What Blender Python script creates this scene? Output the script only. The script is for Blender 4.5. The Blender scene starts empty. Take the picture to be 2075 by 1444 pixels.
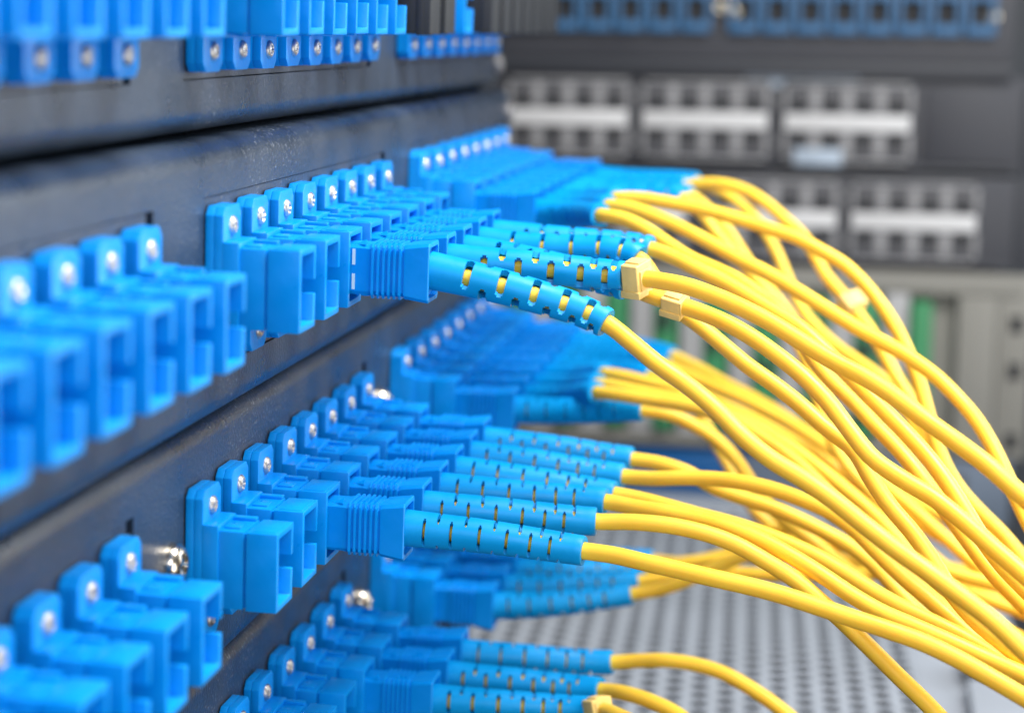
import bpy, bmesh, math, random
from mathutils import Vector, Matrix, Euler
random.seed(7)
MM = 0.001
sc = bpy.context.scene
C = sc.collection

WORLD = 0.12
# name, location, target, size, watts, colour
LAMPS = [('key_lamp', (0.25, 0.02, 0.42), (0.03, 0.06, -0.03), (0.28, 0.32), 7.6, (1.0, 0.985, 0.96)),
         ('right_fill_lamp', (0.46, 0.36, 0.08), (0.0, 0.0, 0.0), (0.35, 0.35), 2.4, (0.92, 0.97, 1.0)),  # added out of view so the panels reflect a bright room side
         ('camera_side_fill_lamp', (0.17, -0.60, 0.20), (0.03, 0.05, -0.03), (0.3, 0.3), 1.9, (1.0, 1.0, 1.0)),  # unseen fill added to brighten the faces turned to the camera
         ('low_fill_lamp', (0.42, -0.30, -0.16), (0.10, 0.10, -0.08), (0.3, 0.3), 1.4, (1.0, 0.97, 0.92))]

# ---------------------------------------------------------------- camera
cam_d = bpy.data.cameras.new('camera'); cam = bpy.data.objects.new('camera', cam_d); C.objects.link(cam)
YAW, PITCH, ROLL, FPX = -0.1610, -0.1638, 0.0369, 4175.3
fw = Vector((math.sin(YAW)*math.cos(PITCH), math.cos(YAW)*math.cos(PITCH), math.sin(PITCH)))
rt = Vector((math.cos(YAW), -math.sin(YAW), 0)); up = rt.cross(fw)
c_, s_ = math.cos(ROLL), math.sin(ROLL)
rt, up = c_*rt + s_*up, -s_*rt + c_*up
m = Matrix((rt, up, -fw)).transposed().to_4x4()
m.translation = Vector((95.82, -302.32, -2.21))*MM
cam.matrix_world = m
cam_d.sensor_width = 36; cam_d.lens = FPX/2075*36
cam_d.clip_start = 0.005; cam_d.clip_end = 20
cam_d.dof.use_dof = True
cam_d.dof.focus_distance = 0.347
cam_d.dof.aperture_fstop = cam_d.lens/5.0
sc.camera = cam

# ---------------------------------------------------------------- light: key lamp, added fill lamps, dim even world
w = bpy.data.worlds.new('World'); sc.world = w; w.use_nodes = True
bg = w.node_tree.nodes['Background']; bg.inputs[0].default_value = (0.88, 0.94, 1.0, 1); bg.inputs[1].default_value = WORLD
def area(name, loc, target, size, power, col):
    l = bpy.data.lights.new(name, 'AREA'); l.shape = 'RECTANGLE'; l.size = size[0]; l.size_y = size[1]
    l.energy = power; l.color = col
    o = bpy.data.objects.new(name, l); C.objects.link(o); o.location = loc
    o.rotation_euler = (Vector(target)-Vector(loc)).to_track_quat('-Z', 'Y').to_euler()
for a in LAMPS: area(*a)
sc.view_settings.view_transform = 'Standard'; sc.view_settings.look = 'None'
sc.view_settings.exposure = 0.0; sc.view_settings.gamma = 1
sc.render.engine = 'CYCLES'
sc.cycles.max_bounces = 8
# ---------------------------------------------------------------- materials
def nd(t, k, **kw):
    n = t.nodes.new(k)
    for a, b in kw.items(): setattr(n, a, b)
    return n
def mat(name, col, rough=0.4, metal=0.0, var=0.0, vscale=300, bump=0.0, bscale=2500, coat=0.0, sss=0.0, spec=0.5, specks=0.0, srad=(0.05, .9, 1.0), grime=0.0):
    M = bpy.data.materials.new(name); M.use_nodes = True; t = M.node_tree; b = t.nodes['Principled BSDF']
    b.inputs['Base Color'].default_value = (*col, 1); b.inputs['Roughness'].default_value = rough
    b.inputs['Metallic'].default_value = metal; b.inputs['Specular IOR Level'].default_value = spec
    b.inputs['Coat Weight'].default_value = coat; b.inputs['Coat Roughness'].default_value = 0.15
    if sss:
        b.inputs['Subsurface Weight'].default_value = sss
        b.inputs['Subsurface Scale'].default_value = 0.002
        b.inputs['Subsurface Radius'].default_value = srad
    tc = nd(t, 'ShaderNodeTexCoord')
    src = tc.outputs['Object']
    colsock = None
    if var:
        n = nd(t, 'ShaderNodeTexNoise'); n.inputs['Scale'].default_value = vscale; n.inputs['Detail'].default_value = 4
        t.links.new(src, n.inputs['Vector'])
        r = nd(t, 'ShaderNodeMapRange'); r.inputs[1].default_value = .3; r.inputs[2].default_value = .7
        r.inputs[3].default_value = 1-var; r.inputs[4].default_value = 1+var
        t.links.new(n.outputs['Fac'], r.inputs[0])
        mx = nd(t, 'ShaderNodeVectorMath', operation='SCALE'); mx.inputs[0].default_value = col
        t.links.new(r.outputs[0], mx.inputs['Scale']); colsock = mx.outputs[0]
        r2 = nd(t, 'ShaderNodeMapRange'); r2.inputs[1].default_value = .3; r2.inputs[2].default_value = .7
        r2.inputs[3].default_value = max(.03, rough-.1); r2.inputs[4].default_value = rough+.12
        t.links.new(n.outputs['Fac'], r2.inputs[0]); t.links.new(r2.outputs[0], b.inputs['Roughness'])
    if specks:
        n = nd(t, 'ShaderNodeTexNoise'); n.inputs['Scale'].default_value = 1500; n.inputs['Detail'].default_value = 1
        n3 = nd(t, 'ShaderNodeTexNoise'); n3.inputs['Scale'].default_value = 35; n3.inputs['Detail'].default_value = 3
        t.links.new(src, n.inputs['Vector']); t.links.new(src, n3.inputs['Vector'])
        ad = nd(t, 'ShaderNodeMath', operation='MULTIPLY_ADD'); ad.inputs[1].default_value = .45
        t.links.new(n3.outputs['Fac'], ad.inputs[0]); t.links.new(n.outputs['Fac'], ad.inputs[2])
        r = nd(t, 'ShaderNodeMapRange'); r.inputs[1].default_value = .92; r.inputs[2].default_value = 1.02
        r.inputs[4].default_value = specks
        t.links.new(ad.outputs[0], r.inputs[0])
        mx = nd(t, 'ShaderNodeMix', data_type='RGBA')
        mx.inputs['A'].default_value = (*col, 1); mx.inputs['B'].default_value = (.55, .6, .66, 1)
        t.links.new(r.outputs[0], mx.inputs['Factor'])
        if colsock: t.links.new(colsock, mx.inputs['A'])
        colsock = mx.outputs['Result']
    if colsock: t.links.new(colsock, b.inputs['Base Color'])
    if bump:
        n = nd(t, 'ShaderNodeTexNoise'); n.inputs['Scale'].default_value = bscale; n.inputs['Detail'].default_value = 3
        t.links.new(src, n.inputs['Vector'])
        bm_ = nd(t, 'ShaderNodeBump'); bm_.inputs['Strength'].default_value = bump; bm_.inputs['Distance'].default_value = 0.0002
        t.links.new(n.outputs['Fac'], bm_.inputs['Height']); t.links.new(bm_.outputs[0], b.inputs['Normal'])
    return M
BLUE = mat('blue_plastic', (0.0, 0.25, 0.74), .36, var=.04, vscale=250, bump=.12, bscale=1400, spec=.28, sss=.12, specks=.0)
BOOT = mat('boot_rubber', (0.0, 0.29, 0.68), .42, spec=.25, var=.06, vscale=200, bump=.1, bscale=900)
CAPB = mat('black_cap', (0.010, 0.012, 0.016), .6, bump=.2)
POWDER = mat('powder_coat', (0.020, 0.033, 0.056), .34, spec=.7, var=.12, vscale=60, bump=.8, bscale=1500, specks=.25)
PLATE = mat('plate_coat', (0.028, 0.037, 0.055), .34, spec=.7, var=.1, vscale=60, bump=.8, bscale=1500, specks=.2)
DARK = mat('dark_inside', (0.012, 0.013, 0.016), .7)
CHROME = mat('screw_steel', (0.50, 0.485, 0.47), .40, metal=1, var=.1, vscale=900, bump=.2, bscale=1500)
DULL = mat('dull_steel', (0.22, 0.21, 0.21), .5, metal=.6)
BRASSY = mat('nickel_steel', (0.62, 0.56, 0.46), .22, metal=1, bump=.2, bscale=900)
YEL = mat('yellow_jacket', (1.0, 0.61, 0.055), .46, spec=.45, sss=.5, srad=(1.0, .55, .1), var=.05, vscale=120, bump=.15, bscale=700)
TAGM = mat('cable_tag_plastic', (0.88, 0.62, 0.20), .55, var=.1, vscale=300, bump=.4, bscale=900)
WHITE = mat('white_mark', (0.45, 0.62, 0.72), .5)
SWM = mat('switch_grey', (0.038, 0.040, 0.050), .5, var=.1, vscale=30, bump=.2)
PORTG = mat('port_recess_grey', (0.095, 0.095, 0.105), .5)
SWD = mat('switch_dark', (0.03, 0.033, 0.042), .5)
CAGE = mat('port_cage', (0.25, 0.25, 0.26), .4, metal=.0, var=.1, vscale=80)
STRIPM = mat('port_strip', (0.55, 0.55, 0.56), .45)
NAVY = mat('port_blue', (0.032, 0.12, 0.26), .45)
BEIGE = mat('chassis_beige', (0.205, 0.20, 0.18), .5, var=.05, vscale=20)
CARD = mat('card_white', (0.36, 0.36, 0.37), .45, var=.06, vscale=30)
GREEN = mat('card_green', (0.035, 0.22, 0.09), .4)
DBLUE = mat('case_blue', (0.0, 0.075, 0.24), .4)
SLATE = mat('slate_paint', (0.12, 0.155, 0.21), .5, var=.1, vscale=20)
PERF = mat('perforated_steel', (0.34, 0.37, 0.42), .5, metal=0, var=.06, vscale=30)
PALE = mat('pale_grey_blue', (0.36, 0.43, 0.52), .5, var=.2, vscale=60)
BACK = mat('cabinet_back', (0.05, 0.06, 0.075), .6, var=.15, vscale=10)

# ---------------------------------------------------------------- mesh helpers (all sizes in millimetres)
def mesh(name, bm, m, smooth=None):
    me = bpy.data.meshes.new(name)
    for v in bm.verts: v.co *= MM
    bmesh.ops.recalc_face_normals(bm, faces=bm.faces)
    bm.to_mesh(me); bm.free(); me.materials.append(m)
    if smooth is not None:
        me.polygons.foreach_set('use_smooth', [True]*len(me.polygons))
        me.set_sharp_from_angle(angle=math.radians(smooth))
    return me
def obj(name, me, parent=None, loc=None, rot=None):
    o = bpy.data.objects.new(name, me); C.objects.link(o)
    if parent: o.parent = parent
    if loc is not None: o.location = Vector(loc)*MM
    if rot is not None: o.rotation_euler = rot
    return o
def thing(name, label, cat, loc, group=None, rot=None):
    o = obj(name, None, None, loc, rot); o.empty_display_size = .01
    o['label'] = label; o['category'] = cat
    if group: o['group'] = group
    return o
def bevel(bm, verts, r, seg=2, ang=30):
    if r <= 0: return
    es = set()
    for v in verts:
        for e in v.link_edges:
            if len(e.link_faces) == 2 and e.calc_face_angle(0) > math.radians(ang): es.add(e)
    bmesh.ops.bevel(bm, geom=list(es), offset=r, segments=seg, profile=.6, affect='EDGES', clamp_overlap=True)
def box(bm, x0, x1, y0, y1, z0, z1, r=0.0, seg=2):
    vs = [bm.verts.new((x, y, z)) for x in (x0, x1) for y in (y0, y1) for z in (z0, z1)]
    for f in ((0,1,3,2),(4,6,7,5),(0,4,5,1),(2,3,7,6),(0,2,6,4),(1,5,7,3)): bm.faces.new([vs[i] for i in f])
    if r: bmesh.ops.recalc_face_normals(bm, faces=list({f for v in vs for f in v.link_faces})); bevel(bm, vs, r, seg)
def prism_x(bm, poly, x0, x1, r=0.0, seg=2):
    a = [bm.verts.new((x0, y, z)) for y, z in poly]; b = [bm.verts.new((x1, y, z)) for y, z in poly]
    n = len(poly)
    fs = [bm.faces.new(a), bm.faces.new(b[::-1])]
    for i in range(n): fs.append(bm.faces.new((a[i], b[i], b[(i+1) % n], a[(i+1) % n])))
    bmesh.ops.recalc_face_normals(bm, faces=fs)
    if r: bevel(bm, a+b, r, seg)
def frame_x(bm, x0, x1, oy, oz, iy, iz, r=0.0):
    # closed rectangular tube along x
    rings = []
    for x in (x0, x1):
        rings.append([[bm.verts.new((x, sy*h, sz*k)) for sy, sz in ((-1,-1),(1,-1),(1,1),(-1,1))] for h, k in ((oy, oz), (iy, iz))])
    fs = []
    for i in range(4):
        j = (i+1) % 4
        for q in (0, 1): fs.append(bm.faces.new((rings[0][q][i], rings[0][q][j], rings[1][q][j], rings[1][q][i])))
        for s in (0, 1): fs.append(bm.faces.new((rings[s][0][i], rings[s][0][j], rings[s][1][j], rings[s][1][i])))
    bmesh.ops.recalc_face_normals(bm, faces=fs)
    if r: bevel(bm, [v for s in rings for q in s for v in q], r)
def loft_x(bm, secs, cap0=True, cap1=True):
    # secs: (x, half_y, half_z, chamfer)
    prev = None; first = None
    for x, hy, hz, c in secs:
        p = [(-hy, -hz+c), (-hy, hz-c), (-hy+c, hz), (hy-c, hz), (hy, hz-c), (hy, -hz+c), (hy-c, -hz), (-hy+c, -hz)]
        r = [bm.verts.new((x, y, z)) for y, z in p]
        if prev:
            for i in range(8): bm.faces.new((prev[i], prev[(i+1) % 8], r[(i+1) % 8], r[i]))
        else: first = r
        prev = r
    if cap0: bm.faces.new(first[::-1])
    if cap1: bm.faces.new(prev)
def tube(bm, pts, rad, M=20, caps=True):
    # pts: list of Vector, rad: float or list
    n = len(pts); rings = []
    for i, p in enumerate(pts):
        T = (pts[min(i+1, n-1)]-pts[max(i-1, 0)]).normalized()
        S = T.cross(Vector((0, 0, 1)))
        if S.length < .05: S = T.cross(Vector((0, 1, 0)))
        S.normalize(); N = S.cross(T)
        r = rad[i] if isinstance(rad, list) else rad
        rings.append([bm.verts.new(p + S*(r*math.cos(2*math.pi*k/M)) + N*(r*math.sin(2*math.pi*k/M))) for k in range(M)])
    for a, b in zip(rings, rings[1:]):
        for k in range(M): bm.faces.new((a[k], a[(k+1) % M], b[(k+1) % M], b[k]))
    if caps: bm.faces.new(rings[0][::-1]); bm.faces.new(rings[-1])
def screw_mesh(name, R, H, m, rot=0.0):
    # pan head with a cross recess, axis +x, base at x=0: a polar height field
    bm = bmesh.new(); NR, NA = 12, 40; prev = None
    c, s = math.cos(rot), math.sin(rot)
    ctr = bm.verts.new((H-.28*R*.9, 0, 0))
    for i in range(1, NR+1):
        r = R*i/NR; ring = []
        for k in range(NA):
            a = 2*math.pi*k/NA; y, z = r*math.cos(a), r*math.sin(a)
            h = H*(1-(r/R)**4*.55)
            u, v = c*y+s*z, -s*y+c*z
            wv = .15*R; d = 0
            for p, q in ((u, v), (v, u)):
                if abs(p) < wv*1.7 and abs(q) < .62*R: d = max(d, min(1, (wv*1.7-abs(p))/(wv*.7))*min(1, (.62*R-abs(q))/(.12*R)))
            ring.append(bm.verts.new((h-d*.28*R*(1-.5*r/R), y, z)))
        for k in range(NA):
            j = (k+1) % NA
            if prev: bm.faces.new((prev[k], prev[j], ring[j], ring[k]))
            else: bm.faces.new((ctr, ring[j], ring[k]))
        prev = ring
    base = [bm.verts.new((0, v.co.y*1.02, v.co.z*1.02)) for v in prev]
    for k in range(NA): bm.faces.new((prev[k], prev[(k+1) % NA], base[(k+1) % NA], base[k]))
    bm.faces.new(base)
    return mesh(name, bm, m, 50)

# ---------------------------------------------------------------- the patch panels
PITCH_Y = 15.035; GSTART = {'A': -37.2, 'B': 0.0, 'C': 142.3}; GSIGN = {'A': -1, 'B': 1, 'C': 1}
ROWX = [-3.38, 0.0, -3.355, -5.82]; ROWY = [-0.19, 0.0, 2.125, -1.61]; ROWZ = [0.0, -44.45, -88.9, -133.35]

def adapter_mesh():
    bm = bmesh.new(); W, Hh = 4.64, 6.3
    # two-layer mounting flange with clipped corners
    def fl(x0, x1, s):
        t, c = 12.3-s, 1.3
        y = W-s
        poly = [(-y, -t+c), (-y, t-c), (-y+c, t), (y-c, t), (y, t-c), (y, -t+c), (y-c, -t), (-y+c, -t)]
        prism_x(bm, poly, x0, x1, .16)
    fl(0.0, 1.32, .0); fl(1.36, 2.8, .05)
    box(bm, 2.7, 5.3, -W, W, -7.0, 7.0, .15)
    # clear the middle of that block is not needed: the bore starts in front of it
    frame_x(bm, 5.25, 9.35, 4.3, 6.2, 3.5, 5.3, .12)
    frame_x(bm, 9.2, 10.0, 3.9, 5.9, 3.5, 5.3, 0)
    g, oy, oz, iy, iz, n = 1.1, W, Hh, 3.55, 5.35, 3.5
    prism_x(bm, [(oy, g), (oy, oz), (-oy, oz), (-oy, -oz), (oy, -oz), (oy, -g), (iy, -g), (iy, -iz), (-n, -iz), (-n, iz), (iy, iz), (iy, g)], 9.85, 14.83, .13)
    # rib along the far side of the top and the bottom, and the small key on the top
    for s in (1, -1):
        z0, z1 = sorted((s*6.1, s*6.75)); box(bm, 5.2, 9.1, 3.0, 4.5, z0, z1, .12)
        z0, z1 = sorted((s*6.2, s*6.42)); box(bm, 10.6, 14.4, -3.9, 3.9, z0, z1, .08)
        z0, z1 = sorted((s*6.1, s*6.5)); box(bm, 5.6, 8.2, -2.6, .6, z0, z1, .1)
    # sleeve holder and latch hooks inside the bore
    tube(bm, [Vector((5.3, 0, 0)), Vector((11.5, 0, 0))], 1.55, 16)
    for s in (-1, 1): box(bm, 5.3, 12.2, -1.3, 1.3, s*3.9-.4, s*3.9+.4, .08)
    return mesh('adapter', bm, BLUE, 35)
ADM = adapter_mesh()
SCR = [screw_mesh('screw', 1.5, .9, CHROME, a) for a in (0.1, .6, 1.1, 1.5)]
PAN = screw_mesh('panel_screw', 3.2, 2.4, BRASSY, .5)
EAR = screw_mesh('ear_screw', 2.9, 2.0, DULL, .3)
def cap_mesh():
    bm = bmesh.new()
    prism_x(bm, [(-4.75, -6.4), (-4.75, 6.4), (4.75, 6.4), (4.75, -6.4)], 10.2, 18.2, .3)
    box(bm, 15.4, 16.8, -4.95, 4.95, -6.6, 6.6, .2)
    return mesh('dust_cap', bm, CAPB, 35)
CAPM = cap_mesh()

def faceplate_mesh():
    bm = bmesh.new(); Y0, Y1 = -185.0, 268.0; zt = 13.6
    # windows, bounded by posts
    def strip(sign, y0, y1):
        # bent sheet: window edge, face, rounded bend, return
        prof = [(-1.2, zt), (0, zt)]
        R, ze = 3.8, 21.8
        for k in range(0, 9):
            a = math.pi/2*k/8; prof.append((-R+R*math.cos(a), ze-R+R*math.sin(a)))
        prof += [(-70, ze), (-70, ze-1.2)]
        for k in range(8, -1, -1):
            a = math.pi/2*k/8; prof.append((-R+(R-1.2)*math.cos(a), ze-R+(R-1.2)*math.sin(a)))
        a = [bm.verts.new((x, y0, sign*z)) for x, z in prof]; b = [bm.verts.new((x, y1, sign*z)) for x, z in prof]
        n = len(prof)
        for i in range(n): bm.faces.new((a[i], a[(i+1) % n], b[(i+1) % n], b[i]))
        bm.faces.new(a); bm.faces.new(b[::-1])
    strip(1, Y0, Y1); strip(-1, Y0, Y1)
    wins = [(GSTART['A']-7*PITCH_Y-5.6, GSTART['A']+5.6+3.4), (-5.6, 7*PITCH_Y+5.6+3.4), (GSTART['C']-5.6, GSTART['C']+7*PITCH_Y+5.6)]
    edges = [Y0]+[v for wn in wins for v in wn]+[Y1]
    for i in range(0, len(edges), 2): box(bm, -1.2, 0.0, edges[i], edges[i+1], -zt, zt)
    return mesh('faceplate', bm, POWDER, 30), wins
FPM, WINS = faceplate_mesh()
def subplate_mesh(y0, y1):
    bm = bmesh.new(); z = 13.5; n = 2.3
    poly = [(y0+.05, -z), (y0+.05, z), (y1-n, z), (y1-n, z-n), (y1-.2, z-n), (y1-.2, -z+n), (y1-n, -z+n), (y1-n, -z)]
    prism_x(bm, poly, -1.6, -.25, .1, 1)
    return mesh('adapter_plate', bm, PLATE, 30)
SUB = [subplate_mesh(*wn) for wn in WINS]
def body_mesh():
    bm = bmesh.new(); box(bm, -69, -30, -184, 266, -20.3, 20.3); return mesh('housing', bm, DARK)
BODY = body_mesh()
PLABEL = ['topmost black patch panel, cut by the top edge, its blue adapters without cables',
          'second black patch panel from the top, its yellow cords leaving from the highest fan',
          'third black patch panel from the top, with a big bare screw between adapter groups',
          'lowest black patch panel, cut off by the bottom left corner of the picture']
NSHOW = {0: {'A': range(0, 6), 'B': range(8), 'C': range(8)}, 1: {'A': range(0, 6), 'B': range(8), 'C': range(8)},
         2: {'A': range(0, 5), 'B': range(8), 'C': range(8)}, 3: {'A': [], 'B': range(1, 8), 'C': range(8)}}
for row in range(4):
    t = thing('patch_panel', PLABEL[row], 'patch panel', (ROWX[row], ROWY[row], ROWZ[row]), 'patch panels stacked in the near rack')
    obj('faceplate', FPM, t); obj('housing', BODY, t)
    for sb in SUB: obj('adapter_plate', sb, t)
    for yy in (-18.6+7.2, 105.25+18.5+4.7) if row > 1 else ():
        obj('panel_screw', PAN, t, (0, yy, 2.3), (random.random()*1.5, 0, 0))
    for zz in (-15.8, 15.8): obj('ear_screw', EAR, t, (0, 262.5, zz))
    for g in 'ABC':
        for k in NSHOW[row][g]:
            y = GSTART[g]+GSIGN[g]*k*PITCH_Y
            a = obj('adapter', ADM, t, (0, y+random.uniform(-.12, .12), random.uniform(-.1, .1)), (random.uniform(-.006, .006), 0, random.uniform(-.006, .006)))
            for s in (1, -1):
                obj('screw', SCR[random.randrange(4)], a, (2.62, random.uniform(-.08, .08), s*9.16), (random.random()*1.5, 0, 0))
            if row == 0 and ((g == 'B' and k >= 6) or (g == 'C' and k >= 1)):
                obj('dust_cap', CAPM, a)

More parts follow.
